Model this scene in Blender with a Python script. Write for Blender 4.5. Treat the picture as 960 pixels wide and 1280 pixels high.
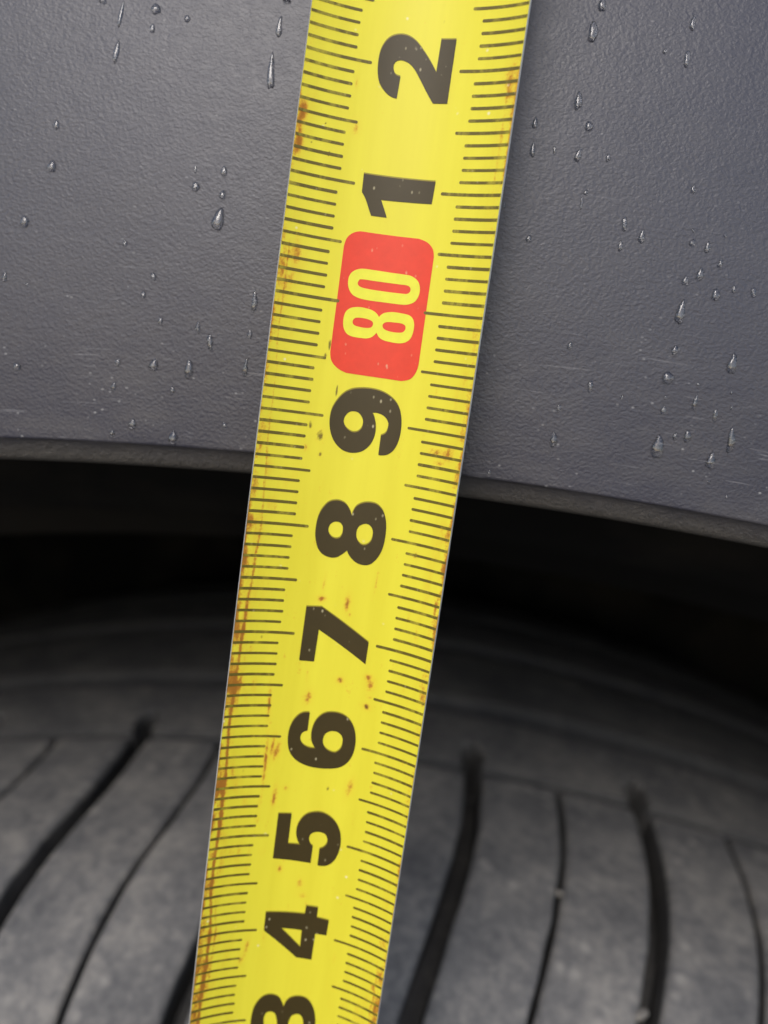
import bpy, bmesh, math, random
import numpy as np
from mathutils import Vector, Matrix

# ------------------------------------------------------------------ scene, camera, light
for o in list(bpy.data.objects):
    bpy.data.objects.remove(o)
S = bpy.context.scene
COL = S.collection
CM = 0.01                                    # everything below is laid out in centimetres
random.seed(7)
RNG = np.random.default_rng(11)

cam_d = bpy.data.cameras.new('camera')
cam = bpy.data.objects.new('camera', cam_d)
COL.objects.link(cam)
S.camera = cam
cam_d.sensor_fit = 'VERTICAL'
cam_d.sensor_height = 24.0
cam_d.lens = 1130.55 / 1280 * 24.0
cam_d.clip_start = 0.002
cam_d.clip_end = 200.0
_r = Vector((0.98767750, 0.06835888, 0.14078433))
_u = Vector((-0.14894344, 0.13437000, 0.97967370))
_f = Vector((-0.04805221, 0.98857057, -0.14289583))
_m = Matrix((( _r.x, _u.x, -_f.x, 0.66559 * CM),
             ( _r.y, _u.y, -_f.y, -8.00824 * CM),
             ( _r.z, _u.z, -_f.z, 79.38205 * CM),
             (0, 0, 0, 1)))
cam.matrix_world = _m
cam_d.dof.use_dof = True
cam_d.dof.focus_distance = 0.0785
cam_d.dof.aperture_fstop = 12.5

SUN_EL, SUN_AZ = math.radians(36), math.radians(-166)     # azimuth from +Y, clockwise
world = bpy.data.worlds.new('World')
S.world = world
world.use_nodes = True
wn = world.node_tree
bg = wn.nodes['Background']
sky = wn.nodes.new('ShaderNodeTexSky')
sky.sky_type = 'NISHITA'
sky.sun_disc = False
sky.sun_elevation = SUN_EL
sky.sun_rotation = SUN_AZ
sky.air_density = 1.0
sky.dust_density = 1.6
sky.ozone_density = 1.0
wn.links.new(sky.outputs[0], bg.inputs['Color'])
bg.inputs['Strength'].default_value = 0.15

sun_d = bpy.data.lights.new('sun', 'SUN')
sun_d.energy = 0.75
sun_d.angle = math.radians(26)
sun_d.color = (1.0, 0.985, 0.965)
sun = bpy.data.objects.new('sun', sun_d)
COL.objects.link(sun)
_sd = Vector((math.sin(SUN_AZ) * math.cos(SUN_EL), math.cos(SUN_AZ) * math.cos(SUN_EL), math.sin(SUN_EL)))
sun.rotation_euler = _sd.to_track_quat('Z', 'Y').to_euler()
sun.location = (0, -3, 4)

S.view_settings.view_transform = 'Standard'
S.view_settings.look = 'None'
S.view_settings.exposure = 0.38
S.view_settings.gamma = 1.0
S.view_settings.use_curve_mapping = False
S.render.engine = 'CYCLES'
S.render.resolution_x, S.render.resolution_y = 768, 1024

# ------------------------------------------------------------------ helpers
def empty(name, loc=(0, 0, 0), parent=None):
    o = bpy.data.objects.new(name, None)
    o.empty_display_size = 0.01
    COL.objects.link(o)
    o.location = loc
    if parent:
        o.parent = parent
    return o

def tag(o, label=None, cat=None, group=None, kind=None):
    for k, v in (('label', label), ('category', cat), ('group', group), ('kind', kind)):
        if v:
            o[k] = v
    return o

def mesh(name, verts, faces, mat, parent=None, smooth=True):
    """verts in centimetres"""
    me = bpy.data.meshes.new(name)
    me.from_pydata([tuple(c * CM for c in v) for v in verts], [], faces)
    me.update()
    for m in (mat if isinstance(mat, (list, tuple)) else [mat]):
        me.materials.append(m)
    if smooth:
        me.polygons.foreach_set('use_smooth', [True] * len(me.polygons))
    o = bpy.data.objects.new(name, me)
    COL.objects.link(o)
    if parent:
        o.parent = parent
    return o

def grid_faces(n, m, off=0, closed=False, flip=False):
    """n rows of m points"""
    f = []
    for i in range(n - 1):
        for j in range(m if closed else m - 1):
            a, b = off + i * m + j, off + i * m + (j + 1) % m
            q = (a, b, b + m, a + m)
            f.append(q[::-1] if flip else q)
    return f

def vnoise(x, y, seed=0, n=256):
    """smooth value noise on arrays"""
    t = np.random.default_rng(seed).random((n, n))
    xi, yi = np.floor(x).astype(int), np.floor(y).astype(int)
    fx, fy = x - xi, y - yi
    fx, fy = fx * fx * (3 - 2 * fx), fy * fy * (3 - 2 * fy)
    g = lambda a, b: t[a % n, b % n]
    return (g(xi, yi) * (1 - fx) * (1 - fy) + g(xi + 1, yi) * fx * (1 - fy)
            + g(xi, yi + 1) * (1 - fx) * fy + g(xi + 1, yi + 1) * fx * fy)

def fbm(x, y, seed=0, octv=4):
    s, a = 0, 0.5
    for k in range(octv):
        s = s + a * vnoise(x * 2 ** k, y * 2 ** k, seed + k)
        a *= 0.5
    return s / (1 - 0.5 ** octv)

class Nodes:
    def __init__(self, name):
        self.mat = bpy.data.materials.new(name)
        self.mat.use_nodes = True
        self.t = self.mat.node_tree
        self.b = self.t.nodes['Principled BSDF']
    def n(self, kind, **kw):
        nd = self.t.nodes.new('ShaderNode' + kind)
        for k, v in kw.items():
            if k[0] == '_':
                setattr(nd, k[1:], v)
        return nd
    def set(self, sock, v):
        if hasattr(v, 'is_output') or isinstance(v, bpy.types.NodeSocket):
            self.t.links.new(v, sock)
        else:
            sock.default_value = v
    def p(self, **kw):
        for k, v in kw.items():
            self.set(self.b.inputs[k.replace('_', ' ')], v)
    def coord(self, which='Object'):
        return self.n('TexCoord').outputs[which]
    def mapping(self, vec, scale=(1, 1, 1), rot=(0, 0, 0)):
        m = self.n('Mapping')
        self.set(m.inputs['Vector'], vec)
        m.inputs['Scale'].default_value = scale
        m.inputs['Rotation'].default_value = rot
        return m.outputs[0]
    def noise(self, vec, scale, detail=4, rough=0.55, dist=0.0):
        m = self.n('TexNoise')
        self.set(m.inputs['Vector'], vec)
        m.inputs['Scale'].default_value = scale
        m.inputs['Detail'].default_value = detail
        m.inputs['Roughness'].default_value = rough
        m.inputs['Distortion'].default_value = dist
        return m.outputs['Fac']
    def voronoi(self, vec, scale, feature='F1', out='Distance'):
        m = self.n('TexVoronoi', _feature=feature)
        self.set(m.inputs['Vector'], vec)
        m.inputs['Scale'].default_value = scale
        return m.outputs[out]
    def ramp(self, fac, stops):
        r = self.n('ValToRGB')
        e = r.color_ramp.elements
        while len(e) < len(stops):
            e.new(0.5)
        for el, (pos, c) in zip(e, stops):
            el.position = pos
            el.color = c if len(c) == 4 else (*c, 1)
        self.set(r.inputs[0], fac)
        return r.outputs[0]
    def step(self, fac, lo, hi):
        m = self.n('MapRange')
        self.set(m.inputs['Value'], fac)
        m.inputs['From Min'].default_value = lo
        m.inputs['From Max'].default_value = hi
        return m.outputs[0]
    def mix(self, fac, a, b, mode='MIX'):
        m = self.n('Mix', _data_type='RGBA', _blend_type=mode)
        self.set(m.inputs[0], fac)
        self.set(m.inputs[6], a if not isinstance(a, tuple) or len(a) == 4 else (*a, 1))
        self.set(m.inputs[7], b if not isinstance(b, tuple) or len(b) == 4 else (*b, 1))
        return m.outputs[2]
    def math(self, op, a, b=0.0, c=0.0):
        m = self.n('Math', _operation=op)
        for s, v in zip(m.inputs, (a, b, c)):
            self.set(s, v)
        return m.outputs[0]
    def bump(self, height, strength, distance, normal=None):
        m = self.n('Bump')
        m.inputs['Strength'].default_value = strength
        m.inputs['Distance'].default_value = distance
        self.set(m.inputs['Height'], height)
        if normal is not None:
            self.set(m.inputs['Normal'], normal)
        return m.outputs[0]

# ------------------------------------------------------------------ materials
def mat_trim():
    k = Nodes('grained_plastic')
    co = k.coord()
    uv = k.coord('UV')                                   # x along the arch (cm), y up from the lip (cm)
    sep = k.n('SeparateXYZ'); k.set(sep.inputs[0], uv)
    v = sep.outputs['Y']
    broad = k.noise(co, 60, 3)
    base = k.mix(broad, (0.031, 0.031, 0.046), (0.044, 0.043, 0.060))
    # dried dust film, a little denser low on the panel
    film = k.noise(k.mapping(uv, (0.8, 2.2, 1)), 1.4, 5, 0.6)
    low = k.step(v, 2.2, 0.2)
    film = k.math('MULTIPLY', k.step(film, 0.42, 0.75), k.math('MULTIPLY_ADD', low, 0.30, 0.10))
    base = k.mix(film, base, (0.125, 0.115, 0.108))
    # scuffs running along the arch
    sc = k.noise(k.mapping(uv, (1.1, 42, 1), (0, 0, 0.035)), 1.0, 2, 0.4)
    scm = k.noise(k.mapping(uv, (2.0, 5.0, 1)), 1.0, 3, 0.6)
    sc = k.math('MULTIPLY', k.step(sc, 0.63, 0.69), k.step(scm, 0.52, 0.62))
    sc = k.math('MULTIPLY', sc, k.math('MULTIPLY_ADD', low, 0.55, 0.10))
    base = k.mix(sc, base, (0.30, 0.29, 0.30))
    # pale grit
    gr = k.voronoi(k.mapping(uv, (9, 13, 1)), 1.0)
    grm = k.noise(uv, 1.7, 2)
    grit = k.math('MULTIPLY', k.step(gr, 0.15, 0.08), k.step(grm, 0.46, 0.58))
    grit = k.math('MULTIPLY', grit, k.math('MULTIPLY_ADD', low, 0.50, 0.16))
    base = k.mix(grit, base, (0.42, 0.41, 0.40))
    # road dirt caked on the rolled lip
    edge = k.math('ADD', v, k.math('MULTIPLY_ADD', k.noise(uv, 2.5, 4), 0.26, -0.13))
    dirt = k.step(edge, 0.50, 0.12)
    dcol = k.mix(k.noise(uv, 14, 4, 0.65), (0.062, 0.055, 0.047), (0.140, 0.126, 0.107))
    base = k.mix(k.math('MULTIPLY', dirt, 0.85), base, dcol)
    # leather-like grain
    g1 = k.noise(k.mapping(co, (0.85, 1, 1.1), (0, -0.4, 0)), 3200, 2.0, 0.5, 0.25)
    g2 = k.noise(co, 4600, 2, 0.5)
    h = k.math('MULTIPLY_ADD', g2, 0.22, g1)
    nb = k.bump(h, 0.34, 0.00015)
    nb = k.bump(broad, 0.25, 0.0006, nb)
    crust = k.math('MULTIPLY', dirt, k.noise(co, 1100, 5, 0.7))
    nb = k.bump(crust, 0.6, 0.0005, nb)
    rough = k.mix(k.noise(co, 900, 3), (0.32,) * 3, (0.46,) * 3)
    rough = k.mix(dirt, rough, (0.8,) * 3)
    k.p(Base_Color=base, Roughness=rough, Normal=nb, Specular_IOR_Level=0.6)
    return k.mat

def mat_tyre(name='dusty_rubber', dust=1.0):
    k = Nodes(name)
    co = k.n('NewGeometry').outputs['Position']
    a = k.noise(co, 90, 5, 0.6)
    b = k.noise(co, 560, 6, 0.72)
    m = k.math('MULTIPLY_ADD', b, 0.60, k.math('MULTIPLY', a, 0.58))
    c = k.ramp(m, [(0.42, (0.085, 0.085, 0.090)), (0.58, (0.148, 0.144, 0.142)), (0.74, (0.245, 0.232, 0.215))])
    sp = k.voronoi(co, 260)
    spm = k.noise(co, 95, 2)
    spk = k.math('MULTIPLY', k.step(sp, 0.32, 0.12), k.step(spm, 0.46, 0.60))
    c = k.mix(k.math('MULTIPLY', spk, 0.55), c, (0.36, 0.34, 0.31))
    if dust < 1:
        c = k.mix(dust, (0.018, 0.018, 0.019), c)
    nb = k.bump(k.noise(co, 420, 5, 0.65), 0.45, 0.0005)
    k.p(Base_Color=c, Roughness=0.78, Normal=nb, Specular_IOR_Level=0.3)
    return k.mat

def mat_blade():
    k = Nodes('yellow_lacquered_steel')
    at = k.n('Attribute', _attribute_name='wear')
    sp = k.n('SeparateColor'); k.set(sp.inputs[0], at.outputs['Color'])
    rust, halo, dark = sp.outputs[0], sp.outputs[1], sp.outputs[2]
    co = k.coord()
    tone = k.noise(k.mapping(co, (420, 420, 30)), 1.0, 5)
    y = k.mix(tone, (0.72, 0.62, 0.034), (0.88, 0.80, 0.060))
    y = k.mix(k.math('MULTIPLY', halo, 0.62), y, (0.76, 0.38, 0.025))
    fine = k.noise(co, 3800, 5, 0.75)
    rc = k.mix(k.step(k.math('MULTIPLY_ADD', fine, 0.8, rust), 0.6, 1.35), (0.74, 0.31, 0.030), (0.33, 0.095, 0.014))
    rm = k.step(k.math('MULTIPLY_ADD', k.math('SUBTRACT', fine, 0.5), 1.5, rust), 0.20, 0.68)
    y = k.mix(k.math('MULTIPLY', rm, 0.88), y, rc)
    dm = k.step(k.math('MULTIPLY_ADD', k.math('SUBTRACT', fine, 0.5), 0.6, dark), 0.25, 0.6)
    y = k.mix(k.math('MULTIPLY', dm, 0.8), y, (0.10, 0.065, 0.015))
    # tiny chips and dust caught on the lacquer
    ch = k.math('MULTIPLY', k.step(k.voronoi(co, 620), 0.11, 0.05), k.step(k.noise(co, 260, 2), 0.52, 0.58))
    y = k.mix(k.math('MULTIPLY', ch, 0.7), y, (0.90, 0.86, 0.55))
    sp2 = k.math('MULTIPLY', k.step(k.voronoi(k.mapping(co, (1, 1, 0.6)), 540), 0.07, 0.03), k.step(k.noise(co, 330, 2), 0.58, 0.64))
    y = k.mix(k.math('MULTIPLY', sp2, 0.55), y, (0.30, 0.17, 0.02))
    rg = k.mix(rm, k.mix(k.noise(k.mapping(co, (900, 900, 60)), 1.0, 4), (0.37,) * 3, (0.52,) * 3), (0.75,) * 3)
    nb = k.bump(k.noise(k.mapping(co, (1, 1, 0.15)), 1400, 3), 0.08, 0.0001)
    k.p(Base_Color=y, Roughness=rg, Normal=nb, Specular_IOR_Level=0.32)
    return k.mat

def mat_print(name, col, spark=0.5, rough=0.46, fade=0.0):
    k = Nodes(name)
    co = k.n('NewGeometry').outputs['Position']
    fine = k.noise(co, 900, 4, 0.6)
    c = k.mix(fine, tuple(x * 0.88 for x in col), tuple(min(1, x * 1.12) for x in col))
    ch = k.math('MULTIPLY', k.step(k.voronoi(k.mapping(co, (1.2, 1, 0.75)), 1250), 0.19, 0.06), k.step(k.noise(co, 520, 2), 0.50, 0.58))
    c = k.mix(k.math('MULTIPLY', ch, spark), c, (0.75, 0.66, 0.40))
    if fade:
        fd = k.step(k.noise(k.mapping(co, (1, 1, 0.5)), 650, 5, 0.7), 0.50, 0.74)
        c = k.mix(k.math('MULTIPLY', fd, fade), c, (0.70, 0.60, 0.05))
    k.p(Base_Color=c, Roughness=rough, Specular_IOR_Level=0.38)
    return k.mat

def mat_plain(name, col, rough=0.6, metal=0.0, spec=0.5):
    k = Nodes(name)
    co = k.coord()
    c = k.mix(k.noise(co, 300, 4), tuple(x * 0.75 for x in col), tuple(min(1, x * 1.25) for x in col))
    k.p(Base_Color=c, Roughness=rough, Metallic=metal, Specular_IOR_Level=spec)
    return k.mat

def mat_water():
    k = Nodes('water')
    k.p(Base_Color=(1, 1, 1, 1), Roughness=0.06, IOR=1.36, Transmission_Weight=1.0, Coat_Weight=1.0, Coat_IOR=1.48, Coat_Roughness=0.05)
    return k.mat

def mat_ground():
    k = Nodes('asphalt')
    co = k.coord()
    c = k.mix(k.noise(co, 90, 6, 0.7), (0.035, 0.035, 0.036), (0.085, 0.083, 0.080))
    k.p(Base_Color=c, Roughness=0.9, Normal=k.bump(k.noise(co, 160, 4), 0.6, 0.003))
    return k.mat

def mat_liner():
    k = Nodes('wheel_liner_plastic')
    co = k.coord()
    c = k.mix(k.step(k.noise(co, 22, 5, 0.6), 0.45, 0.7), (0.006, 0.006, 0.006), (0.030, 0.026, 0.021))
    k.p(Base_Color=c, Roughness=0.85, Specular_IOR_Level=0.2)
    return k.mat

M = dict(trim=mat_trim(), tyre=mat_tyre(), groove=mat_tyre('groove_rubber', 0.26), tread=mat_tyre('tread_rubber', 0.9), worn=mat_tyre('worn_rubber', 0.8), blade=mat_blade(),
         ink=mat_print('black_ink', (0.052, 0.036, 0.010), 0.55),
         tick=mat_print('scale_ink', (0.14, 0.108, 0.016), 0.25, 0.46, 0.6),
         digit_shadow=mat_print('print_shadow', (0.30, 0.235, 0.022), 0.1),  # olive tone of the painted shadow below the digits
         red=mat_print('red_ink', (0.79, 0.054, 0.022), 0.45), yellow=mat_print('yellow_ink', (0.82, 0.78, 0.052), 0.1),
         steel=mat_plain('bare_steel_edge', (0.62, 0.62, 0.58), 0.4, 0.3), back=mat_plain('blade_back', (0.55, 0.47, 0.06), 0.45),
         water=mat_water(), ground=mat_ground(), liner=mat_liner(),
         rim=mat_plain('alloy', (0.30, 0.30, 0.31), 0.4, 0.8), stone=mat_plain('pale_stone', (0.20, 0.185, 0.165), 0.9))

# ------------------------------------------------------------------ the ground
gnd = mesh('ground', [(-1500, -1500, 0), (1500, -1500, 0), (1500, 1500, 0), (-1500, 1500, 0)], [(0, 1, 2, 3)], M['ground'], smooth=False)
tag(gnd, kind='structure')

# ------------------------------------------------------------------ the car: arch trim, liner, tyre
car = empty('car', (0.0128, 0.10, 0))
tag(car, 'dark car corner with grained grey plastic wheel arch above a dusty tyre', 'car')
CAR_INV = Matrix.Translation((-0.0128, -0.10, 0))

def adopt(o, root, inv):
    o.parent = root
    o.matrix_parent_inverse = inv
    return o

# arch trim: swept profile round (AX, AZ)
AX, AZ, AR, FR = 1.64, 33.72, 44.66, 0.235
def face_y(rho):
    h = np.maximum(rho - AR - FR, 0)
    return 0.5 + 0.012 * h * h * np.where(h < 6, 1, 0) + np.where(h >= 6, 0.012 * 36 + 0.144 * (h - 6), 0)
prof = [(2.6, AR + 0.02, 0.0), (1.6, AR + 0.01, 0.0), (0.9, AR, 0.0)]
for i, (y, r) in enumerate(((0.72, 0.006), (0.665, 0.03), (0.635, 0.065), (0.61, 0.11), (0.582, 0.165), (0.555, 0.215), (0.528, 0.255), (0.508, 0.275), (0.5, 0.28))):
    prof.append((y, AR + r * FR / 0.28, 0.055 * i))
for i in range(1, 41):
    h = 0.02 if i == 1 else 14.0 * (i / 40) ** 1.3
    prof.append((float(face_y(np.array(AR + FR + h))), AR + FR + h, 0.44 + h))
for y, r, v in ((face_y(np.array(AR + FR + 14.)) + .35, AR + FR + 14.2, 14.7), (2.6, AR + FR + 14.2, 15.5)):
    prof.append((float(y), r, v))
angs = np.radians(np.linspace(-78, 78, 521))
V, UV = [], []
for a in angs:
    for j, (y, r, v) in enumerate(prof):
        wob = 0.012 * (float(fbm(np.array(a * AR * 1.1), np.array(j * 0.4), 31)) - 0.5) if j < 12 else 0
        V.append((AX + (r + wob) * math.sin(a), y, AZ + (r + wob) * math.cos(a)))
        UV.append((a * AR, v))
trim = mesh('wheel_arch_trim', V, grid_faces(len(angs), len(prof)), M['trim'])
lay = trim.data.uv_layers.new(name='UVMap')
li = np.empty(len(trim.data.loops), dtype=np.int32)
trim.data.loops.foreach_get('vertex_index', li)
lay.data.foreach_set('uv', np.array(UV)[li].ravel())
adopt(trim, car, CAR_INV)
trim['label'] = 'dark grey grained plastic arch trim beaded with rain and dirty along its lip'

# wheel liner: barrel and inner wall, with shallow pressed ribs
V = []
la = np.radians(np.linspace(-112, 112, 113))
lp = [(2.2, 45.3), (2.9, 44.9), (4, 44.2)] + [(4 + 30 * i / 30, 43.6 - (0.7 if i % 8 in (3, 4) else 0)) for i in range(1, 31)] + [(34.2, 40), (34.3, 20), (34.3, 0.5)]
for a in la:
    for y, r in lp:
        V.append((AX + r * math.sin(a), y, AZ + r * math.cos(a)))
adopt(mesh('wheel_liner', V, grid_faces(len(la), len(lp), flip=True), M['liner']), car, CAR_INV)

# tyre: profile (depth, radius), t measured along it from the shoulder line groove
XW, ZW = 1.28, 36.5
PR = np.array([(2.6, 20.5), (1.9, 23), (1.6, 26.65), (1.6, 29.65), (1.8, 32.15), (2.2, 33.75), (2.75, 34.6), (3.4, 35.15), (4.1, 35.51),
               (5, 35.75), (6.3, 35.93), (8, 36.1), (10, 36.27), (14, 36.4), (18, 36.27), (20, 36.1), (22, 35.9), (24, 35.5), (25.6, 34.4),
               (26.3, 32), (26.4, 28), (26, 23), (25.4, 20.5)])
_s = np.r_[0, np.cumsum(np.hypot(*np.diff(PR, axis=0).T))]
T0 = _s[11]
_T = np.linspace(0, _s[-1], 3000)
def _herm(y):
    m = np.gradient(y, _s)
    i = np.clip(np.searchsorted(_s, _T) - 1, 0, len(_s) - 2)
    h = _s[i + 1] - _s[i]
    t = (_T - _s[i]) / h
    return (2*t**3-3*t**2+1)*y[i] + (t**3-2*t**2+t)*h*m[i] + (-2*t**3+3*t**2)*y[i+1] + (t**3-t**2)*h*m[i+1]
_Y, _R = _herm(PR[:, 0]), _herm(PR[:, 1])
def prof_at(t):
    """t -> depth, radius and outward normal (ny, nr)"""
    x = np.asarray(t) + T0
    y, r = np.interp(x, _T, _Y), np.interp(x, _T, _R)
    e = 0.05
    dy = np.interp(x + e, _T, _Y) - np.interp(x - e, _T, _Y)
    dr = np.interp(x + e, _T, _R) - np.interp(x - e, _T, _R)
    l = np.hypot(dy, dr)
    return y, r, -dr / l, dy / l
def tyre_pt(phi, t, d):
    """phi in degrees, d = offset along the outward normal"""
    y, r, ny, nr = prof_at(t)
    y, r = y + ny * d, r + nr * d
    a = np.radians(phi)
    return np.stack(np.broadcast_arrays(XW + r * np.sin(a), y, ZW + r * np.cos(a)), -1)

TYRE_INV = Matrix.Translation((-XW * CM, -0.08, -ZW * CM))
# carcass: sunk below the tread where the blocks stand
ct = np.r_[np.linspace(-16.5, -8, 24), np.linspace(-7.6, 0, 40), np.linspace(.5, 34, 70)]
ct = ct[(ct + T0 > 0) & (ct + T0 < _s[-1])]
cphi = np.linspace(0, 360, 361)[:-1]
sink = np.where((ct > -6.9) & (ct < 16.5), -0.75, 0.0) * np.clip((ct + 7.5) / 0.9, 0, 1)
V = np.concatenate([tyre_pt(p, ct, sink) for p in cphi])
F = []
n, m = len(cphi), len(ct)
for i in range(n):
    for j in range(m - 1):
        a, b = i * m + j, ((i + 1) % n) * m + j
        F.append((a, a + 1, b + 1, b))
tyre = mesh('tyre', V.tolist(), F, M['groove'])
tyre['label'] = 'dusty black rubber tyre with curved shoulder grooves'
adopt(tyre, car, CAR_INV)

# groove centre line: angle offset (deg) against t
_gt = np.array([-7.5, -5.9, -5.3, -4.8, -4.0, -3.0, -2.3, -1.5, -0.7, 0.0, 1.2])
_gp = np.array([-1.75, -1.36, -1.16, -0.98, -0.70, -0.38, -0.2, -0.06, 0.0, 0.0, -0.05])
def gcurve(t):
    t = np.asarray(t, float)
    s = 0
    for d in (-.5, -.25, 0, .25, .5):
        s = s + np.interp(t + d, _gt, _gp)
    return s / 5
PITCH, PHI0 = 5.0, 1.47
WIDE, THIN = 0.34, 0.115                                    # groove widths, cm
DEG = 360 / (2 * math.pi * 36.0)                            # cm -> degrees

def block_mesh(name, lo, hi, wl, wr, t0, t1, seed):
    """one shoulder block between two lateral grooves; rounded edges and skirts down to the carcass"""
    nu, nt = 34, 74
    ts = np.linspace(t0, t1, nt)
    g = gcurve(ts)
    wob = 0.012 * (vnoise(ts * 2.2, ts * 0 + seed, 5) - .5) * 2
    wob2 = 0.012 * (vnoise(ts * 2.2, ts * 0 + seed, 9) - .5) * 2
    A = lo + g + (wl / 2 + wob) * DEG
    B = hi + g - (wr / 2 + wob2) * DEG
    w = np.linspace(0, 1, nu)
    w = 0.5 - 0.5 * np.cos(np.pi * (0.15 + 0.85 * np.abs(2 * w - 1)) / 1.0) * 0.5 * 0 + (w - 0.5)     # uniform
    rows = []
    cols = np.r_[-1.0, -0.02, w, 1.02, 2.0]
    for j, t in enumerate(ts):
        wid = (B[j] - A[j]) / DEG
        for c in cols:
            if c <= -0.5:
                ph, d = A[j] - 0.03 * DEG, -0.78
            elif c >= 1.5:
                ph, d = B[j] + 0.03 * DEG, -0.78
            elif c < 0:
                ph, d = A[j] - 0.012 * DEG, -0.10
            elif c > 1:
                ph, d = B[j] + 0.012 * DEG, -0.10
            else:
                ph = A[j] + (B[j] - A[j]) * c
                e = min(c, 1 - c) * wid
                d = -0.055 * math.exp(-e / 0.035)
            et = min(t1 - t, 9)
            if et < 0.15:
                d = min(d, d - 0.06 * (1 - et / 0.15) ** 2)
            rows.append((ph, t, d))
    # front and back skirts along t
    m = len(cols)
    top = [(r[0], r[1] + 0.012, -0.78) for r in rows[-m:]]
    bot = [(r[0], r[1] - 0.10, min(-0.3, r[2])) for r in rows[:m]]
    rows = bot + rows + top
    R = np.array(rows)
    V = tyre_pt(R[:, 0], R[:, 1], R[:, 2] + 0.018 * (fbm(R[:, 0] * 3, R[:, 1] * 1.5, seed) - .5))
    o = mesh(name, V.tolist(), grid_faces(nt + 2, m, flip=True), [M['tyre'], M['groove']])
    mi = np.zeros((nt + 1, m - 1), dtype=np.int32)
    mi[:, 0] = mi[:, -1] = 1
    mi[-1] = 1
    o.data.polygons.foreach_set('material_index', mi.ravel())
    return o

def rotated(me_obj, deg, parent, name='tread_block'):
    o = bpy.data.objects.new(name, me_obj.data)
    COL.objects.link(o)
    c = Vector((XW * CM, 0, ZW * CM))
    o.matrix_world = Matrix.Translation(c) @ Matrix.Rotation(math.radians(deg), 4, 'Y') @ Matrix.Translation(-c)
    o.parent = parent
    return o

def attach(o, parent):
    o.parent = parent
    return o

for half in (0, 1):
    variants = []
    for q in range(3):
        lo, hi = (PHI0, PHI0 + PITCH / 2) if half == 0 else (PHI0 + PITCH / 2, PHI0 + PITCH)
        wl, wr = (WIDE, THIN) if half == 0 else (THIN, WIDE)
        variants.append(block_mesh('tread_block', lo, hi, wl, wr, -6.7, -0.105, 20 + q * 7 + half))
        attach(variants[-1], tyre)
    k = 0
    for i in range(72):
        if i < 3:
            c = Vector((XW * CM, 0, ZW * CM))
            variants[i].matrix_basis = Matrix.Translation(c) @ Matrix.Rotation(math.radians(i * PITCH), 4, 'Y') @ Matrix.Translation(-c)
        else:
            rotated(variants[i % 3], i * PITCH, tyre)

# second rib, notched where the wide grooves run in, one segment per pitch
def rib_mesh(t0, t1, seed):
    nu, nt = 60, 40
    ph = np.linspace(PHI0 - PITCH / 2, PHI0 + PITCH / 2, nu)
    ts = np.r_[t0 - 0.012, t0, t0 + .04, np.linspace(t0 + .1, t1 - .1, nt), t1 - .04, t1, t1 + .015]
    rows = []
    for j, t in enumerate(ts):
        for p in ph:
            d = 0.0
            if j == 0 or j == len(ts) - 1:
                d = -0.78
            else:
                e = min(t - t0, t1 - t)
                d = -0.03 * math.exp(-e / 0.03)
                if t < 1.25:
                    off = abs(p - PHI0 - float(gcurve(t))) / DEG
                    hw = 0.19 * math.sqrt(max(0.0, 1 - max(0.0, (t - 0.55) / 0.5) ** 2)) if t < 1.05 else 0
                    d = min(d, -0.7 * min(1, max(0, (hw - off) / 0.05)))
            rows.append((p, t, d))
    R = np.array(rows)
    V = tyre_pt(R[:, 0], R[:, 1], R[:, 2])
    o = mesh('tread_block', V.tolist(), grid_faces(len(ts), nu, flip=True), [M['tread'], M['groove']])
    mi = np.zeros((len(ts) - 1, nu - 1), dtype=np.int32)
    dd = R[:, 2].reshape(len(ts), nu)
    mi[(dd[:-1, :-1] + dd[1:, 1:]) < -0.16] = 1
    mi[:2] = mi[-2:] = 1
    o.data.polygons.foreach_set('material_index', mi.ravel())
    return o
rib = attach(rib_mesh(0.10, 2.25, 61), tyre)
for i in range(1, 72):
    rotated(rib, i * PITCH, tyre)
# centre ribs, plain rings
for (t0, t1) in ((3.2, 6.4), (7.3, 10.4), (11.3, 16.2)):
    ts = np.r_[t0 - .015, t0, t0 + .06, np.linspace(t0 + .2, t1 - .2, 12), t1 - .06, t1, t1 + .015]
    dd = np.r_[-.78, -.06, -.012, np.zeros(12), -.012, -.06, -.78]
    V = np.concatenate([tyre_pt(p, ts, dd) for p in np.linspace(0, 359, 360)])
    n, m = 360, len(ts)
    F = [(i * m + j, i * m + j + 1, ((i + 1) % n) * m + j + 1, ((i + 1) % n) * m + j) for i in range(n) for j in range(m - 1)]
    o = attach(mesh('tread_rib', V.tolist(), F, [M['worn'], M['groove']]), tyre)
    mi = np.zeros((n, m - 1), dtype=np.int32)
    mi[:, :3] = mi[:, -3:] = 1
    o.data.polygons.foreach_set('material_index', mi.ravel())
# rim closing the wheel (lathe with a dished face)
rp = [(2.9, 20.9), (2.2, 20.6), (2.4, 20.0), (4.5, 19.2), (5.0, 17.5), (4.2, 12), (4.0, 7), (3.2, 5.5), (3.0, 3), (3.2, 0.05)]
V = [(XW + r * math.sin(a), y, ZW + r * math.cos(a)) for a in np.radians(np.arange(0, 360, 5)) for y, r in rp]
n, m = 72, len(rp)
adopt(mesh('wheel_rim', V, [(i * m + j, ((i + 1) % n) * m + j, ((i + 1) % n) * m + j + 1, i * m + j + 1) for i in range(n) for j in range(m - 1)], M['rim']), car, CAR_INV)

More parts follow.
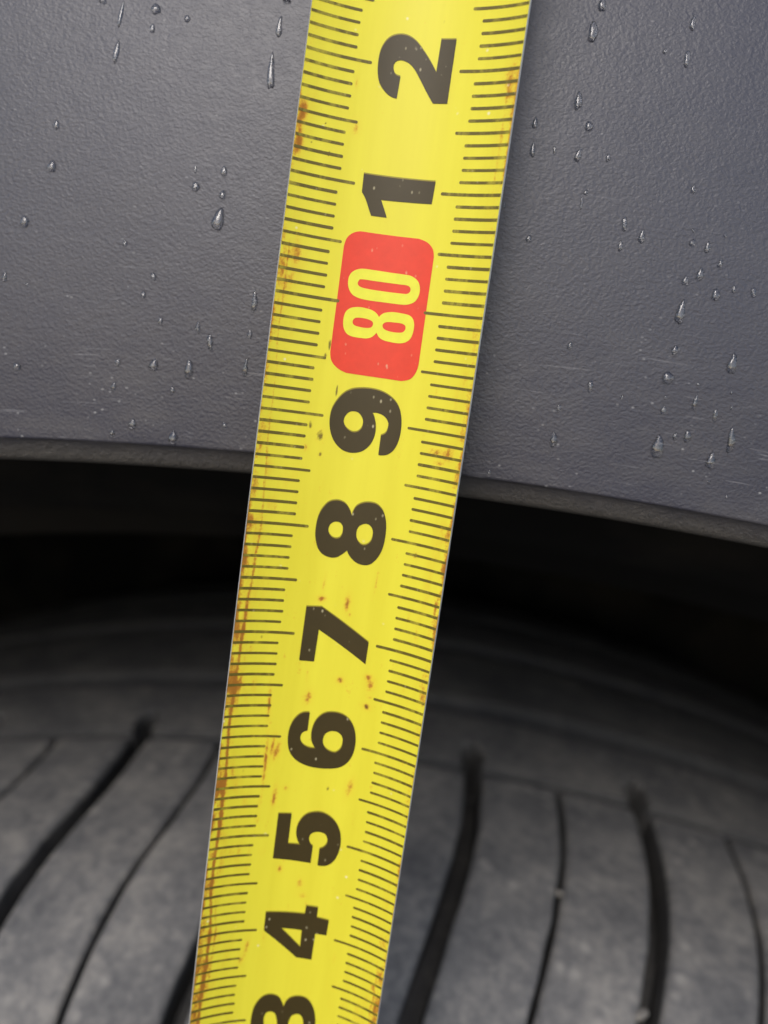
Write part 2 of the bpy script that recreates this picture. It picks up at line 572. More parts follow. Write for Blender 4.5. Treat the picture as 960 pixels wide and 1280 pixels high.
# ------------------------------------------------------------------ the tape measure
BW, BK = 1.8879, 0.63529                                    # blade width along the arc, curvature (1/cm)
def bow(s):
    e = np.asarray(s) - 78
    return 0.0052402 * 36 * np.tanh(e * e / 36 * (1 + 0.0 * e)) if False else 0.0052402 * np.where(np.abs(e) < 6, e * e, 36 + 12 * 4 * np.tanh((np.abs(e) - 6) / 4))
def twist(s):
    e = np.asarray(s) - 78
    return -0.018728 * np.where(np.abs(e) < 7, e, np.sign(e) * (7 + 3 * np.tanh((np.abs(e) - 7) / 3)))
def blade_pt(u, s, d=0.0):
    """u across the blade along its arc, s height mark, d towards the viewer (all cm)"""
    u, s = np.broadcast_arrays(np.asarray(u, float), np.asarray(s, float))
    a = u * BK
    rad = 1 / BK - d
    X, Y = rad * np.sin(a), rad * np.cos(a) - 1 / BK
    t = twist(s)
    return np.stack([X * np.cos(t) - Y * np.sin(t), X * np.sin(t) + Y * np.cos(t) + bow(s), s], -1)

tape = empty('tape_measure', (0, 0.004, 0))
TAPE_INV = Matrix.Translation((0, -0.004, 0))
tag(tape, 'worn yellow steel tape measure blade with black numbers held upright over the wheel arch', 'tape measure')

# printed and worn zone: dense grid carrying a wear attribute
S0, S1 = 70.5, 84.5
US = np.linspace(-BW / 2, BW / 2, 151)
SS = np.linspace(S0, S1, 1121)
U, SV = np.meshgrid(US, SS)
def tab(pts):
    x, y = zip(*pts)
    return np.interp(SV, x, y)
eL, eR = U + BW / 2, BW / 2 - U
n1 = np.clip(fbm(U * 20, SV * 6, 3) * 1.7 - .42, 0, 1)
n2 = fbm(U * 30, SV * 9, 8)
n3 = vnoise(SV * 3.1, SV * 0, 14)
iL = tab([(70, .5), (73, .55), (75, .75), (76.5, .8), (78, .75), (78.6, .5), (79.2, .35), (79.7, .55), (80.4, .6), (80.6, .15), (81.0, .25), (81.15, .8), (81.55, .9), (81.7, .2), (82.2, .12), (84, .2)])
iR = tab([(70, .6), (73.4, .7), (74.3, .35), (74.6, .75), (74.9, .7), (75.1, .2), (76, .25), (77, .3), (77.6, .65), (78.2, .85), (78.5, .3), (78.8, .6), (79.2, .5), (79.6, .35), (80.4, .1), (80.9, .35), (81.2, .6), (81.7, .5), (81.8, .55), (82, .5), (82.2, .1), (84, .2)])
wL = 0.022 + 0.085 * n3 * n1 * 2
wR = 0.022 + 0.08 * vnoise(SV * 2.7, SV * 0, 17) * n1 * 2
rust = 0.95 * iL * np.exp(-(eL / wL) ** 2) * (0.32 + 1.3 * n1) + 0.95 * iR * np.exp(-(eR / wR) ** 2) * (0.32 + 1.3 * n1)
lx = 0.072 + 0.035 * (fbm(SV * 1.3, SV * 0, 21) - .5) * 2 + tab([(70, .0), (74, .01), (76.5, .0), (78, .055), (78.6, .03), (79.5, .02), (81, 0)])
li_ = tab([(70, .75), (75.5, .85), (77.6, .8), (78.3, .55), (78.9, .42), (80.3, .5), (80.5, .05), (84, 0)])
rust += li_ * np.exp(-((eL - lx) / tab([(70, .016), (77, .018), (78.5, .010), (81, .007)])) ** 2) * (0.45 + 1.1 * fbm(SV * 2.3, U * 2, 25))
lx2 = lx + 0.05 + 0.03 * (fbm(SV * 1.1, SV * 0, 41) - .5)
rust += 0.75 * li_ * tab([(70, 1), (77.5, .9), (78.6, .1), (79, 0)]) * np.exp(-((eL - lx2) / .011) ** 2) * np.clip(2.2 * fbm(SV * 1.7, U * 0, 28) - .75, 0, 1)
rxx = 0.085 + 0.05 * (fbm(SV * 1.2, SV * 0, 33) - .5)
rust += 0.5 * tab([(70, .9), (73.9, .9), (74.2, .2), (80.9, .1), (81.1, .8), (81.9, .6), (82, 0)]) * np.exp(-((eR - rxx) / .013) ** 2) * (.3 + fbm(SV * 3, U * 0, 35))
halo = 0.8 * iL * np.exp(-(eL / (wL * 2.4)) ** 2) * n1 + 0.75 * iR * np.exp(-(eR / (wR * 2.4)) ** 2) * n1 + 0.35 * li_ * np.exp(-((eL - lx) / .07) ** 2) * n1
dark = np.zeros_like(U)
# single flecks: u, s (mm), half width, half length (mm), rust, dark
FLECKS = [(-3.83, 788.2, .35, .5, .35, .7), (-4.81, 789.1, .18, .35, .2, .8), (-4.96, 787.0, .2, .3, .5, .3), (-3.6, 786.6, .15, .25, .3, .6), (-1.71, 774.9, .1, .7, .45, .2),
    (0.63, 773.4, .22, .7, .8, .35), (1.0, 772.4, .12, .15, .5, .4), (3.0, 775.7, .1, .7, .4, .2), (3.53, 766.9, .3, .25, .8, .1), (3.84, 766.2, .35, .5, .7, .2), (3.75, 764.1, .35, .3, .7, .5),
    (-2.11, 766.1, .12, .7, .3, .15), (0.94, 766.1, .28, .3, .7, .4), (-1.79, 764.0, .3, .6, .75, .15), (-5.29, 763.3, .13, 1.3, .85, .0), (-4.95, 757.6, .16, 2.0, .85, .0), (-4.5, 759.0, .14, .9, .8, .0),
    (-4.05, 758.6, .28, .8, .75, .0), (3.92, 765.0, .2, .2, .4, .3), (-3.7, 754.0, .18, .9, .8, .0), (3.26, 755.9, .28, .8, .65, .2), (-2.74, 754.9, .22, .25, .5, .2), (1.22, 755.4, .12, .3, .2, .6),
    (-2.29, 746.6, .2, .35, .8, .2), (-0.18, 745.2, .25, .4, .45, .2), (0.16, 744.0, .3, .3, .4, .3), (-5.04, 736.8, .25, .5, .4, .3), (-4.55, 738.1, .2, .9, .45, .1), (-4.75, 818.2, .1, .4, .5, .1),
    (-4.3, 814.5, .25, .5, .5, .1), (-6.31, 812.0, .12, .22, .1, .9), (-7.9, 812.6, .1, .12, .0, .9), (-6.9, 814.4, .1, .1, .0, .8), (-4.06, 796.2, .12, .6, .2, .75), (-4.3, 795.2, .16, .3, .2, .6),
    (-2.89, 792.3, .1, .5, .1, .9), (-1.62, 782.5, .16, .16, .3, .7), (-1.75, 773.5, .3, .25, .95, .1), (6.8, 788.3, .7, .35, .55, .3), (7.99, 788.3, .5, .7, .6, .1), (7.2, 787.4, .4, .25, .5, .3),
    (6.36, 779.0, .35, .25, .4, .5), (8.7, 819.4, .5, 1.0, .6, .1), (8.75, 818.0, .3, .6, .55, .0), (-8.9, 815.0, .35, .8, .8, .2), (-9.0, 812.3, .35, .9, .9, .2), (-7.9, 803.2, .4, 1.1, .35, .0),
    (-8.3, 801.0, .5, .8, .4, .1), (5.6, 775.0, .1, .5, .2, .2), (-3.1, 768.6, .1, .35, .3, .1), (2.6, 741.3, .1, .5, .25, .2), (-3.0, 739.3, .12, .6, .3, .2), (4.1, 738.0, .1, .4, .3, .2)]
for q, (u, s, hw, hl, r, dk) in enumerate(FLECKS):
    j0, j1 = np.searchsorted(SS, (s / 10 - hl * .35, s / 10 + hl * .35))
    if j1 <= j0:
        continue
    sl = slice(max(0, j0 - 1), j1 + 1)
    lean = 0.25 * (random.random() - .3)
    du = (U[sl] * 10 - u - lean * (SV[sl] * 10 - s)) / hw
    ds = (SV[sl] * 10 - s) / hl
    e = np.exp(-(du ** 2 + ds ** 2) * 1.1) * (0.45 + 1.2 * fbm(U[sl] * 40 + q, SV[sl] * 25, 50 + q))
    rust[sl] += r * e
    dark[sl] += dk * e
    e2 = np.exp(-((du / 1.6) ** 2 + (ds / 1.4) ** 2))
    halo[sl] += 0.5 * r * e2
rust += 0.25 * np.clip(n2 * n1 * 4 - 1.55, 0, 1) * tab([(70, 1), (78, 1), (80, .3), (84, .1)])
halo += 0.10 * np.clip(fbm(U * 2, SV * .8, 77) - .45, 0, 1) * tab([(70, .6), (78, 1), (84, .6)])
wear = np.stack([rust, halo, dark, np.ones_like(rust)], -1).clip(0, 1).reshape(-1, 4)

V = blade_pt(U, SV, 0.0).reshape(-1, 3)
nS, nU = U.shape
F = grid_faces(nS, nU)
nf = len(F)
Vl = V.tolist()
# back of the blade and its bare cut edges
TH = 0.016
ub = np.linspace(-BW / 2, BW / 2, 13)
sb = np.linspace(S0, S1, 71)
UB, SB = np.meshgrid(ub, sb)
off = len(Vl)
Vl += blade_pt(UB, SB, -TH).reshape(-1, 3).tolist()
Fb = grid_faces(71, 13, off, flip=True)
off2 = len(Vl)
Fe = []
for sgn in (-1, 1):
    o0 = len(Vl)
    ue = sgn * BW / 2
    Vl += blade_pt(np.full(281, ue + sgn * .001), np.linspace(S0, S1, 281), 0.002).tolist()
    Vl += blade_pt(np.full(281, ue + sgn * .001), np.linspace(S0, S1, 281), -TH - .002).tolist()
    Fe += grid_faces(2, 281, o0, flip=(sgn > 0))
blade = mesh('blade', Vl, F + Fb + Fe, [M['blade'], M['back'], M['steel']])
mi = np.zeros(len(F) + len(Fb) + len(Fe), dtype=np.int32)
mi[nf:] = 1
mi[nf + len(Fb):] = 2
blade.data.polygons.foreach_set('material_index', mi)
att = blade.data.attributes.new('wear', 'FLOAT_COLOR', 'POINT')
full = np.zeros((len(Vl), 4), dtype=np.float32)
full[:len(wear)] = wear
att.data.foreach_set('color', full.ravel())
adopt(blade, tape, TAPE_INV)
# rest of the blade down to the ground and up out of frame
for (a, b) in ((0.02, S0), (S1, 99.0)):
    sv = np.linspace(a, b, 60)
    UB, SB = np.meshgrid(np.linspace(-BW / 2, BW / 2, 25), sv)
    V1 = blade_pt(UB, SB, 0).reshape(-1, 3).tolist()
    V2 = blade_pt(UB, SB, -TH).reshape(-1, 3).tolist()
    n0 = len(V1)
    fs = grid_faces(60, 25) + grid_faces(60, 25, n0, flip=True)
    for j in (0, 24):
        for i in range(59):
            q = (i * 25 + j, (i + 1) * 25 + j, n0 + (i + 1) * 25 + j, n0 + i * 25 + j)
            fs.append(q if j else q[::-1])
    adopt(mesh('blade', V1 + V2, fs, M['blade']), tape, TAPE_INV)

# scale ticks: flat ink lying on the curved blade
def tick_geo(side, length, s, th, d):
    nn = 12
    us = np.linspace(BW / 2 - 0.004, BW / 2 - length, nn)
    h = np.full(nn, th / 2)
    V, n = [], nn
    taper = np.ones(nn)
    lo = blade_pt(side * us, s - h, d)
    hi = blade_pt(side * us, s + h, d)
    V = np.concatenate([lo, hi]).tolist()
    F = [(i, i + 1, n + i + 1, n + i) if side < 0 else (i, n + i, n + i + 1, i + 1) for i in range(n - 1)]
    # rounded inner end
    tip = blade_pt(np.array([side * (BW / 2 - length - th * .33)] * 2), np.array([s - th * .26, s + th * .26]), d).tolist()
    V += tip
    q = (n - 1, 2 * n, 2 * n + 1, 2 * n - 1)
    F.append(q if side < 0 else q[::-1])
    return V, F
LEN = {-1: (0.425, 0.513, 0.560), 1: (0.405, 0.506, 0.553)}
def kind_of(mm):
    return 2 if mm % 10 == 0 else 1 if mm % 5 == 0 else 0
for side in (-1, 1):
    for mm in range(722, 838):
        L = LEN[side][kind_of(mm)] + random.uniform(-.004, .004)
        V, F = tick_geo(side, L, mm / 10, 0.0255 + random.uniform(-.002, .002), 0.0022)
        adopt(mesh('tick_mark', V, F, M['tick'], smooth=False), tape, TAPE_INV)
V, F = [], []
for side in (-1, 1):
    for mm in list(range(2, 722)) + list(range(838, 985)):
        a, b = tick_geo(side, LEN[side][kind_of(mm)], mm / 10, 0.0275, 0.0022)
        F += [tuple(i + len(V) for i in q) for q in b]
        V += a
st = adopt(mesh('tick_marks', V, F, M['tick'], smooth=False), tape, TAPE_INV)
st['kind'] = 'stuff'

# numbers: outlines across / along the blade in 0.1 mm, relative to their own centimetre line; 1 marks a corner
GLYPHS = {
    '2': [[(-12.1, -25.8, 1), (-18.4, -24.4), (-24.1, -20.3), (-28.6, -14.8), (-31.1, -7.1), (-31.8, 2.5), (-31.0, 11.1), (-27.9, 18.7), (-23.1, 23.6), (-16.0, 26.1), (-8.5, 25.4), (-1.4, 21.5), (5.6, 14.6), (12.4, 6.7), (18.6, -1.7, 1), (19.0, 25.1, 1), (32.1, 25.5, 1), (32.0, -26.5, 1), (19.3, -26.9, 1), (12.5, -18.0), (5.3, -8.0), (-0.5, -0.5), (-5.8, 3.8), (-11.6, 5.6), (-15.7, 4.9), (-18.1, 2.3), (-18.4, -1.7), (-16.8, -5.5), (-14.4, -7.2), (-11.5, -7.7, 1)]],
    '1': [[(-30.9, 9.1, 1), (31.8, 9.4, 1), (31.1, -9.2, 1), (-13.4, -10.3, 1), (-10.4, -16.2), (-6.4, -24.4, 1), (-20.1, -24.5, 1), (-23.1, -18.5), (-26.7, -11.4), (-30.5, -6.3, 1)]],
    'panel': [[(-26.9, 61.3, 1), (24.2, 61.3, 1), (32.4, 58.7), (37.7, 53.9), (39.8, 47.3, 1), (40.1, -43.9, 1), (38.6, -51.6), (34.4, -57.6), (26.8, -60.5, 1), (-22.5, -60.3, 1), (-30.7, -57.4), (-37.0, -51.8), (-39.2, -43.9, 1), (-39.7, 46.4, 1), (-37.9, 54.1), (-33.1, 59.1)]],
    'n0': [[(-21.9, 30.1), (-11.0, 30.4), (2.2, 30.2), (15.5, 30.0), (22.3, 29.4), (28.4, 26.1), (31.3, 20.6), (31.4, 14.2), (28.8, 8.6), (23.7, 5.5), (17.1, 4.5), (1.6, 4.4), (-13.9, 4.4), (-22.9, 5.6), (-28.2, 8.6), (-31.5, 14.6), (-31.7, 22.0), (-28.6, 27.0)],
        [(-20.1, 21.3), (-4.2, 21.3), (12.4, 21.3), (19.6, 21.2), (22.7, 19.6), (23.2, 16.5), (20.7, 14.1), (14.6, 13.7), (-2.0, 13.6), (-15.2, 13.9), (-20.9, 14.8), (-23.4, 17.0), (-22.7, 19.9)]],
    'n8': [[(-1.0, -8.6, 1), (-3.6, -5.7), (-7.8, -3.6), (-12.9, -2.7), (-19.5, -2.5), (-25.9, -4.0), (-29.9, -7.3), (-31.4, -11.8), (-31.4, -17.8), (-29.9, -23.0), (-26.6, -26.8), (-22.0, -28.3), (-14.8, -28.6), (-8.7, -28.1), (-4.6, -26.2), (-1.1, -22.1, 1), (1.4, -25.6), (5.6, -27.7), (11.9, -28.5), (19.8, -28.6), (25.2, -27.1), (29.2, -23.6), (30.9, -18.0), (31.0, -11.5), (29.1, -6.4), (25.1, -3.7), (18.2, -2.9), (10.4, -2.8), (3.9, -4.2), (0.9, -6.2)],
        [(-21.5, -12.2), (-16.1, -11.4), (-10.5, -11.7), (-6.4, -13.1), (-5.3, -15.7), (-6.8, -18.4), (-11.1, -19.4), (-17.2, -19.3), (-21.7, -18.3), (-23.4, -15.5)],
        [(6.1, -12.0), (12.8, -11.4), (19.5, -11.5), (23.1, -13.0), (23.6, -16.2), (21.2, -19.0), (15.1, -19.8), (8.3, -19.3), (4.2, -17.6), (3.2, -14.5)]],
    '9': [[(15.6, -27.7, 1), (20.0, -27.3), (24.1, -25.7), (28.7, -21.1), (31.6, -13.8), (32.7, -6.0), (32.2, 4.1), (29.8, 13.1), (25.3, 20.0), (18.4, 25.0), (10.2, 28.0), (1.5, 28.9), (-7.0, 28.3), (-15.3, 26.3), (-22.3, 21.7), (-27.7, 14.2), (-31.2, 5.2), (-31.4, -5.9), (-28.9, -15.0), (-24.5, -22.1), (-18.2, -27.2), (-11.9, -29.1), (-5.9, -28.9), (0.7, -26.4), (6.0, -21.1), (9.0, -14.7), (10.1, -7.7), (9.4, -1.0), (7.6, 4.3), (5.1, 8.4, 1), (9.5, 8.9), (14.9, 7.5), (18.9, 4.3), (20.8, -0.1), (20.3, -5.3), (18.9, -8.1), (15.5, -10.3, 1)],
        [(-12.2, 7.4), (-7.4, 6.8), (-3.5, 3.1), (-1.9, -1.8), (-2.9, -7.0), (-6.3, -10.3), (-11.0, -10.8), (-15.6, -8.4), (-18.8, -4.2), (-19.0, 0.9), (-16.2, 5.6)]],
    '8': [[(-0.5, 14.5, 1), (-2.9, 19.6), (-7.2, 24.5), (-12.4, 26.5), (-17.8, 26.2), (-22.9, 23.7), (-27.1, 18.1), (-29.8, 11.4), (-31.0, 3.0), (-30.8, -7.1), (-28.6, -15.2), (-25.7, -20.4), (-20.6, -24.4), (-14.0, -25.8), (-8.7, -24.6), (-4.6, -21.4), (-0.5, -17.3, 1), (1.8, -21.2), (6.0, -25.1), (11.0, -27.6), (17.5, -28.0), (22.8, -25.8), (27.6, -20.0), (31.1, -11.5), (32.4, -1.1), (32.0, 9.8), (30.1, 17.7), (26.3, 24.4), (20.6, 28.4), (14.1, 29.0), (7.9, 27.5), (2.9, 24.2), (0.4, 19.2)],
        [(-14.4, 7.4), (-10.2, 7.1), (-7.3, 3.8), (-6.7, -2.1), (-8.4, -6.5), (-11.9, -7.9), (-15.6, -7.0), (-18.8, -3.8), (-19.8, 0.7), (-18.1, 5.1)],
        [(12.3, 9.4), (17.0, 8.6), (20.2, 4.5), (20.7, -1.4), (19.2, -6.7), (15.0, -9.9), (10.8, -9.5), (7.0, -5.5), (5.7, 0.7), (7.2, 6.1)]],
    '7': [[(-30.1, 26.3, 1), (-16.1, 27.5, 1), (31.1, 1.7, 1), (30.9, -19.2, 1), (-16.2, 6.1, 1), (-16.7, -24.7, 1), (-30.3, -25.0, 1)]],
    '6': [[(-14.2, 25.8, 1), (-19.6, 25.2), (-24.7, 21.7), (-29.0, 14.9), (-31.2, 5.8), (-31.1, -4.1), (-28.9, -12.9), (-24.3, -19.5), (-17.1, -24.4), (-7.3, -27.2), (3.1, -27.4), (13.4, -25.8), (21.6, -22.4), (27.6, -16.2), (31.2, -7.4), (32.2, 2.9), (30.9, 12.5), (27.3, 20.6), (21.7, 26.3), (14.7, 29.1), (6.2, 29.1), (-0.2, 27.1), (-5.2, 22.5), (-8.6, 16.1), (-10.1, 8.0), (-9.8, 1.1), (-7.9, -4.2), (-4.8, -8.3, 1), (-10.6, -8.5), (-16.1, -6.2), (-19.4, -2.1), (-19.8, 2.4), (-18.1, 6.0), (-14.1, 8.0, 1)],
        [(7.6, 10.7), (13.3, 11.0), (18.0, 8.2), (19.9, 3.1), (19.2, -4.0), (15.5, -8.8), (11.3, -9.6), (6.3, -8.0), (2.5, -4.1), (1.3, 1.7), (2.9, 7.4)]],
    '5': [[(-31.0, 22.8, 1), (-18.6, 23.5, 1), (-18.3, -7.4, 1), (-6.9, -7.2, 1), (-9.9, -2.7), (-11.8, 3.7), (-11.6, 11.4), (-9.0, 18.8), (-4.5, 24.4), (2.6, 27.7), (10.4, 28.5), (18.3, 25.8), (24.8, 20.6), (29.4, 13.1), (31.4, 5.1), (31.4, -4.5), (29.4, -13.7), (25.8, -20.4), (20.9, -24.5), (16.5, -25.9), (12.5, -26.0, 1), (12.3, -8.4, 1), (15.8, -6.3), (18.4, -1.9), (18.4, 2.5), (16.3, 6.8), (12.1, 8.5), (6.8, 8.1), (2.7, 5.7), (1.0, 2.1), (1.5, -2.1), (3.2, -5.2), (5.5, -6.8, 1), (5.5, -24.9, 1), (-30.8, -23.7, 1)]],
    '4': [[(-30.9, 19.2, 1), (6.8, 20.8, 1), (7.1, 29.7, 1), (18.7, 30.1, 1), (18.8, 19.2, 1), (30.9, 18.9, 1), (30.4, 2.7, 1), (19.4, 1.8, 1), (19.1, -27.0, 1), (4.1, -27.2, 1), (-30.6, -0.6, 1)],
        [(-14.6, 3.1, 1), (6.0, 3.1, 1), (6.5, -15.4, 1)]],
    '3': [[(-1.8, 16.2, 1), (0.6, 23.3), (4.6, 27.8), (10.7, 30.1), (18.1, 30.0), (24.2, 25.8), (29.0, 17.6), (31.4, 7.7), (32.3, -4.7), (30.7, -14.8), (26.4, -22.4), (20.4, -26.6), (14.9, -27.8, 1), (14.7, -10.2, 1), (18.9, -7.1), (20.1, -1.6), (18.8, 5.5), (16.0, 9.7), (11.8, 10.2), (7.5, 7.5), (5.4, 1.9), (4.8, -4.5), (5.2, -11.9, 1), (-5.4, -11.6, 1), (-5.9, -3.7), (-7.6, 3.5), (-10.0, 8.5), (-14.2, 9.8), (-18.1, 8.1), (-19.8, 2.8), (-19.3, -3.5), (-17.1, -9.8), (-13.5, -12.8, 1), (-13.3, -30.8, 1), (-19.9, -28.9), (-26.1, -22.5), (-30.2, -14.0), (-31.9, -5.5), (-32.1, 2.9), (-30.9, 13.2), (-27.3, 21.5), (-22.5, 26.9), (-16.4, 29.0), (-10.4, 28.1), (-5.9, 24.6)]],
}

def smooth_loop(pts, n=7):
    out = []
    N = len(pts)
    P = [np.array(p[:2], float) for p in pts]
    C = [len(p) > 2 for p in pts]
    for i in range(N):
        a, b = P[i], P[(i + 1) % N]
        ca, cb = C[i], C[(i + 1) % N]
        if ca and cb:
            out.append(a)
            continue
        m0 = (b - a) if ca else (b - P[i - 1]) / 2
        m1 = (b - a) if cb else (P[(i + 2) % N] - a) / 2
        if ca: m0 = 2 * (b - a) - m1 if not cb else m0
        if cb and not ca: m1 = 2 * (b - a) - m0
        if ca: m0 = (m0 + (b - a)) / 2
        if cb: m1 = (m1 + (b - a)) / 2
        for j in range(n):
            t = j / n
            out.append((2*t**3-3*t**2+1)*a + (t**3-2*t**2+t)*m0 + (-2*t**3+3*t**2)*b + (t**3-t**2)*m1)
    return out

def glyph(name, key, s_base, mat, d, parent=None, ds=0.0, du=0.0):
    cu = bpy.data.curves.new('outline', 'CURVE')
    cu.dimensions = '2D'
    cu.fill_mode = 'FRONT'
    for loop in GLYPHS[key]:
        pts = smooth_loop(loop)
        sp = cu.splines.new('POLY')
        sp.points.add(len(pts) - 1)
        for q, p in zip(sp.points, pts):
            q.co = (p[0], p[1], 0, 1)
        sp.use_cyclic_u = True
    tmp = bpy.data.objects.new('outline', cu)
    COL.objects.link(tmp)
    dg = bpy.context.evaluated_depsgraph_get()
    me = bpy.data.meshes.new_from_object(tmp.evaluated_get(dg))
    bpy.data.objects.remove(tmp)
    bm = bmesh.new()
    bm.from_mesh(me)
    for u in np.arange(-42, 43, 3.0):
        bmesh.ops.bisect_plane(bm, geom=bm.verts[:] + bm.edges[:] + bm.faces[:], plane_co=(u, 0, 0), plane_no=(1, 0, 0))
    co = np.array([v.co[:] for v in bm.verts])
    P = blade_pt(co[:, 0] / 100 + du, co[:, 1] / 100 + s_base + ds, d)
    bm.verts.index_update()
    V = P.tolist()
    F = [[v.index for v in f.verts] for f in bm.faces]
    bm.free()
    bpy.data.meshes.remove(me)
    o = mesh(name, V, F, mat, smooth=False)
    return adopt(o, parent, Matrix()) if parent else adopt(o, tape, TAPE_INV)

for cmk in (72, 73, 74, 75, 76, 77, 78, 79, 81, 82, 83):
    key = str(cmk % 10)
    d = glyph('digit', key, cmk, M['ink'], 0.0040)
    d['label'] = 'printed black digit ' + key
    glyph('print_shadow', key, cmk, M['digit_shadow'], 0.0016, d, 0.0115, -0.003)  # digit's shadow through the lacquer, painted as a shifted olive copy
pan = glyph('number_panel', 'panel', 80, M['red'], 0.0028)
pan['label'] = 'red rounded panel reading 80'
glyph('digit', 'n8', 80, M['yellow'], 0.0044, pan)
glyph('digit', 'n0', 80, M['yellow'], 0.0044, pan)

# ------------------------------------------------------------------ rain drops on the trim
# x, z of the centre, width, height (mm)
DROPS = [
    (-28.14, 823.43, 0.40, 2.28), (-24.92, 824.31, 0.94, 0.87), (-25.03, 822.54, 0.47, 0.94), (-21.91, 823.79, 0.54, 0.67), (-28.11, 820.04, 0.54, 2.03),
    (-13.31, 824.03, 0.54, 1.95), (-13.50, 819.98, 0.68, 3.51), (-32.90, 812.85, 0.55, 0.89), (-32.91, 809.04, 0.76, 1.17), (-34.92, 803.70, 0.76, 1.25),
    (-25.13, 802.94, 0.49, 0.56), (-22.08, 800.33, 0.56, 0.70), (-22.84, 798.52, 0.56, 0.63), (-20.92, 796.33, 0.49, 0.70), (-16.66, 810.66, 0.55, 1.03),
    (-19.10, 808.95, 0.69, 0.96), (-16.52, 808.53, 0.69, 0.76), (-19.34, 810.52, 0.27, 0.69), (-16.61, 806.26, 1.18, 2.01), (-12.28, 799.26, 0.56, 1.96),
    (-12.32, 796.22, 0.42, 0.91), (-12.33, 793.13, 0.49, 1.77), (-17.32, 796.20, 0.49, 1.05), (-15.99, 795.01, 0.63, 1.55), (-21.10, 792.18, 0.92, 1.13),
    (-17.68, 792.24, 0.85, 1.70), (-24.58, 791.91, 0.50, 0.78), (-34.29, 790.18, 0.71, 0.78), (-36.34, 798.34, 0.49, 0.91), (-34.09, 797.94, 0.35, 0.35),
    (-24.73, 789.60, 0.50, 0.85), (-19.03, 790.06, 0.43, 0.85), (-22.55, 786.32, 0.71, 1.14), (-24.42, 785.14, 0.43, 0.86), (-18.49, 785.17, 0.93, 1.29),
    (-13.66, 787.46, 0.50, 0.57), (-29.95, 824.44, 0.67, 0.47), (-12.96, 826.42, 0.80, 0.33), (15.27, 829.44, 0.70, 1.39), (14.84, 827.00, 0.86, 2.10),
    (23.43, 828.81, 0.54, 1.32), (23.43, 825.71, 0.62, 1.48), (21.42, 826.08, 0.39, 0.47), (14.51, 820.88, 0.79, 1.57), (10.95, 818.46, 0.47, 1.11),
    (15.79, 818.80, 0.71, 0.95), (11.12, 816.12, 0.56, 1.27), (13.06, 816.37, 0.32, 0.71), (15.23, 816.18, 0.63, 1.27), (17.93, 816.29, 0.48, 0.71),
    (16.46, 813.00, 0.40, 0.56), (16.21, 812.11, 0.24, 1.36), (25.84, 814.53, 0.48, 0.80), (20.31, 810.74, 0.56, 1.28), (22.01, 809.83, 0.64, 1.20),
    (20.29, 808.75, 0.48, 0.96), (26.57, 809.86, 0.56, 0.72), (27.98, 809.66, 0.48, 1.20), (29.37, 810.89, 0.32, 0.40), (26.46, 810.93, 0.32, 0.32),
    (29.34, 808.40, 0.48, 0.88), (27.74, 807.21, 0.72, 1.21), (26.53, 806.49, 0.64, 0.97), (29.44, 805.60, 0.73, 1.21), (30.93, 806.27, 0.40, 0.73),
    (32.70, 806.28, 0.56, 0.89), (26.59, 803.64, 0.89, 2.11), (26.68, 800.25, 0.65, 0.90), (31.97, 799.72, 0.82, 2.04), (26.49, 797.71, 1.06, 1.23),
    (17.24, 799.33, 0.49, 0.73), (19.70, 795.94, 0.57, 1.07), (22.70, 795.36, 0.33, 0.41), (17.19, 793.56, 0.41, 0.74), (26.63, 794.72, 0.49, 0.90),
    (26.61, 795.92, 0.33, 0.41), (29.31, 795.83, 0.49, 1.39), (31.31, 794.95, 0.49, 1.15), (32.65, 795.86, 0.33, 0.41), (32.41, 797.15, 0.25, 0.33),
    (26.68, 791.32, 1.07, 2.40), (29.20, 792.70, 0.66, 1.24), (28.07, 792.54, 0.41, 0.66), (33.13, 792.87, 0.74, 2.31), (31.68, 790.79, 0.91, 1.49),
    (17.19, 790.62, 0.66, 1.41), (12.00, 808.31, 0.48, 0.72), (29.32, 797.51, 0.33, 0.33), (33.71, 787.73, 0.25, 0.33), (31.90, 788.82, 0.25, 0.33),
    (11.76, 786.39, 0.33, 0.67), (9.35, 810.91, 0.24, 0.64),
]
def drop_mesh(seed, streak):
    rr = np.random.default_rng(seed)
    nr, na = 9, 22
    V, F = [], []
    ph = rr.random(4) * 6.28
    for i in range(nr + 1):
        r = i / nr
        for j in range(na):
            a = 2 * math.pi * j / na
            lob = 1 + 0.09 * math.sin(2 * a + ph[0]) + 0.09 * math.sin(3 * a + ph[1]) + 0.06 * math.sin(5 * a + ph[2])
            x, z = math.cos(a) * r * lob, math.sin(a) * r * lob
            x *= (1 - 0.10 * z) if not streak else (1 - 0.10 * z + 0.12 * math.sin(3 * z + ph[3]))
            x += 0.10 * math.sin(2.2 * z + ph[3]) * (1 if streak else .6)
            h = max(0.0, 1 - r ** 2.6) ** 0.5
            h *= 1 - 0.28 * z
            V.append((x / 2, -h if i < nr else 0.10, z / 2))
    V.append((0, -1.0, 0))
    F = grid_faces(nr + 1, na, closed=True)
    F = [f for f in F if min(f) >= na]
    top = len(V) - 1
    F += [(top, na + j, na + (j + 1) % na) for j in range(na)]
    F.append(tuple(nr * na + j for j in range(na))[::-1])
    bm = bmesh.new()
    vs = [bm.verts.new(v) for v in V]
    for f in F:
        try:
            bm.faces.new([vs[i] for i in f])
        except ValueError:
            pass
    for v in [v for v in bm.verts if not v.link_faces]:
        bm.verts.remove(v)
    bmesh.ops.recalc_face_normals(bm, faces=bm.faces[:])
    me = bpy.data.meshes.new('water_drop')
    bm.to_mesh(me)
    bm.free()
    me.materials.append(M['water'])
    me.polygons.foreach_set('use_smooth', [True] * len(me.polygons))
    return me
beads = [drop_mesh(100 + i, False) for i in range(6)]
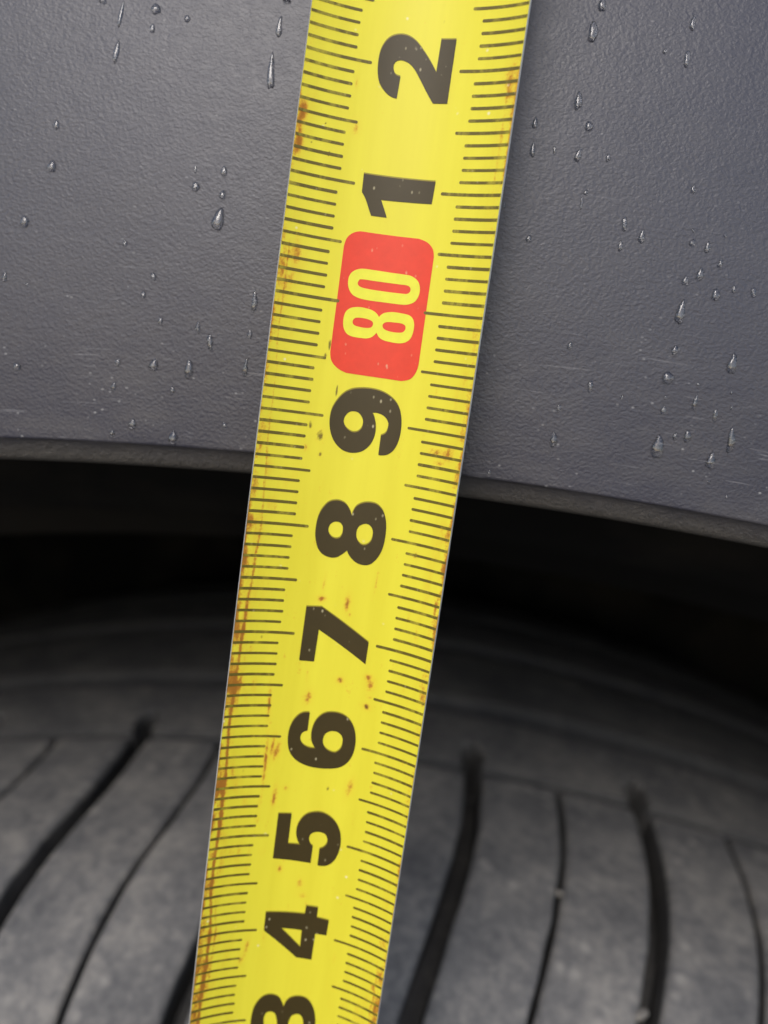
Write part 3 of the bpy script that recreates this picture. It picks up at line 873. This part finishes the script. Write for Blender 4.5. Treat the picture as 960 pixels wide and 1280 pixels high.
runs = [drop_mesh(200 + i, True) for i in range(4)]
for i, (x, z, w, h) in enumerate(DROPS):
    asp = h / w
    long_ = asp > 2.9
    me = (runs if long_ else beads)[i % (4 if long_ else 6)]
    o = bpy.data.objects.new('water_trickle' if long_ else 'water_drop', me)
    COL.objects.link(o)
    xc, zc = x / 10, z / 10
    rho = math.hypot(xc - AX, zc - AZ)
    low = AR + FR + 0.02 + h / 22                       # a bead sits wholly on the face, above the rolled lip
    if rho < low:
        zc += low - rho
        rho = low
    yy = float(face_y(np.array(rho)))
    sl = float(face_y(np.array(rho + .05)) - face_y(np.array(rho - .05))) / .1
    o.location = (xc * CM, yy * CM, zc * CM)
    o.rotation_euler = (-math.atan(sl), random.uniform(-.10, .10), 0)
    o.scale = (w * 0.98 * .001, min(w * 0.38, 0.40) * .001, h * .001)
    side = 'left' if xc < 0 else 'right'
    what = ('long thin trickle of water' if asp > 3.6 else 'stretched water drop') if long_ else \
        'large clear raindrop' if w > 1.0 else 'medium clear raindrop' if w > 0.6 else 'tiny clear water speck' if w > 0.4 else 'minute water speck'
    gap = abs(xc) - 0.9
    near = 'close' if gap < 0.45 else 'half a width' if gap < 1.2 else 'one width' if gap < 2.2 else 'far'
    lb = '%s %s %s of the tape, level with mark %d' % (what, near, side, round(zc))
    gp = 'rain drops on the arch trim'
    tag(o, lb, 'water drop', gp)

# ------------------------------------------------------------------ small stones caught in the tread
def pebble(phi, t, d, size, label, seed):
    bm = bmesh.new()
    bmesh.ops.create_icosphere(bm, subdivisions=2, radius=0.5)
    rr = np.random.default_rng(seed)
    k = rr.random(6) * 6
    for v in bm.verts:
        c = v.co
        c *= 1 + 0.16 * math.sin(5 * c.x + k[0]) + 0.14 * math.sin(6 * c.y + k[1]) + 0.12 * math.sin(7 * c.z + k[2])
    me = bpy.data.meshes.new('pebble')
    bm.to_mesh(me)
    bm.free()
    me.materials.append(M['stone'])
    o = bpy.data.objects.new('pebble', me)
    COL.objects.link(o)
    pt = tyre_pt(np.array(phi), np.array(t), np.array(d))
    o.location = tuple(float(c) * CM for c in pt)
    o.scale = tuple(s * CM for s in size)
    o.rotation_euler = tuple(rr.random(3) * 3)
    tag(o, label, 'stone')
pebble(PHI0 + PITCH + float(gcurve(-4.75)) - .18, -4.75, -0.05, (0.16, 0.15, 0.2), 'pale stone wedged in the wide groove of the tyre', 3)
pebble(PHI0 + PITCH / 2 + float(gcurve(-3.1)), -3.1, -0.02, (0.10, 0.10, 0.13), 'tiny pale grit stuck in a thin sipe of the tyre', 5)
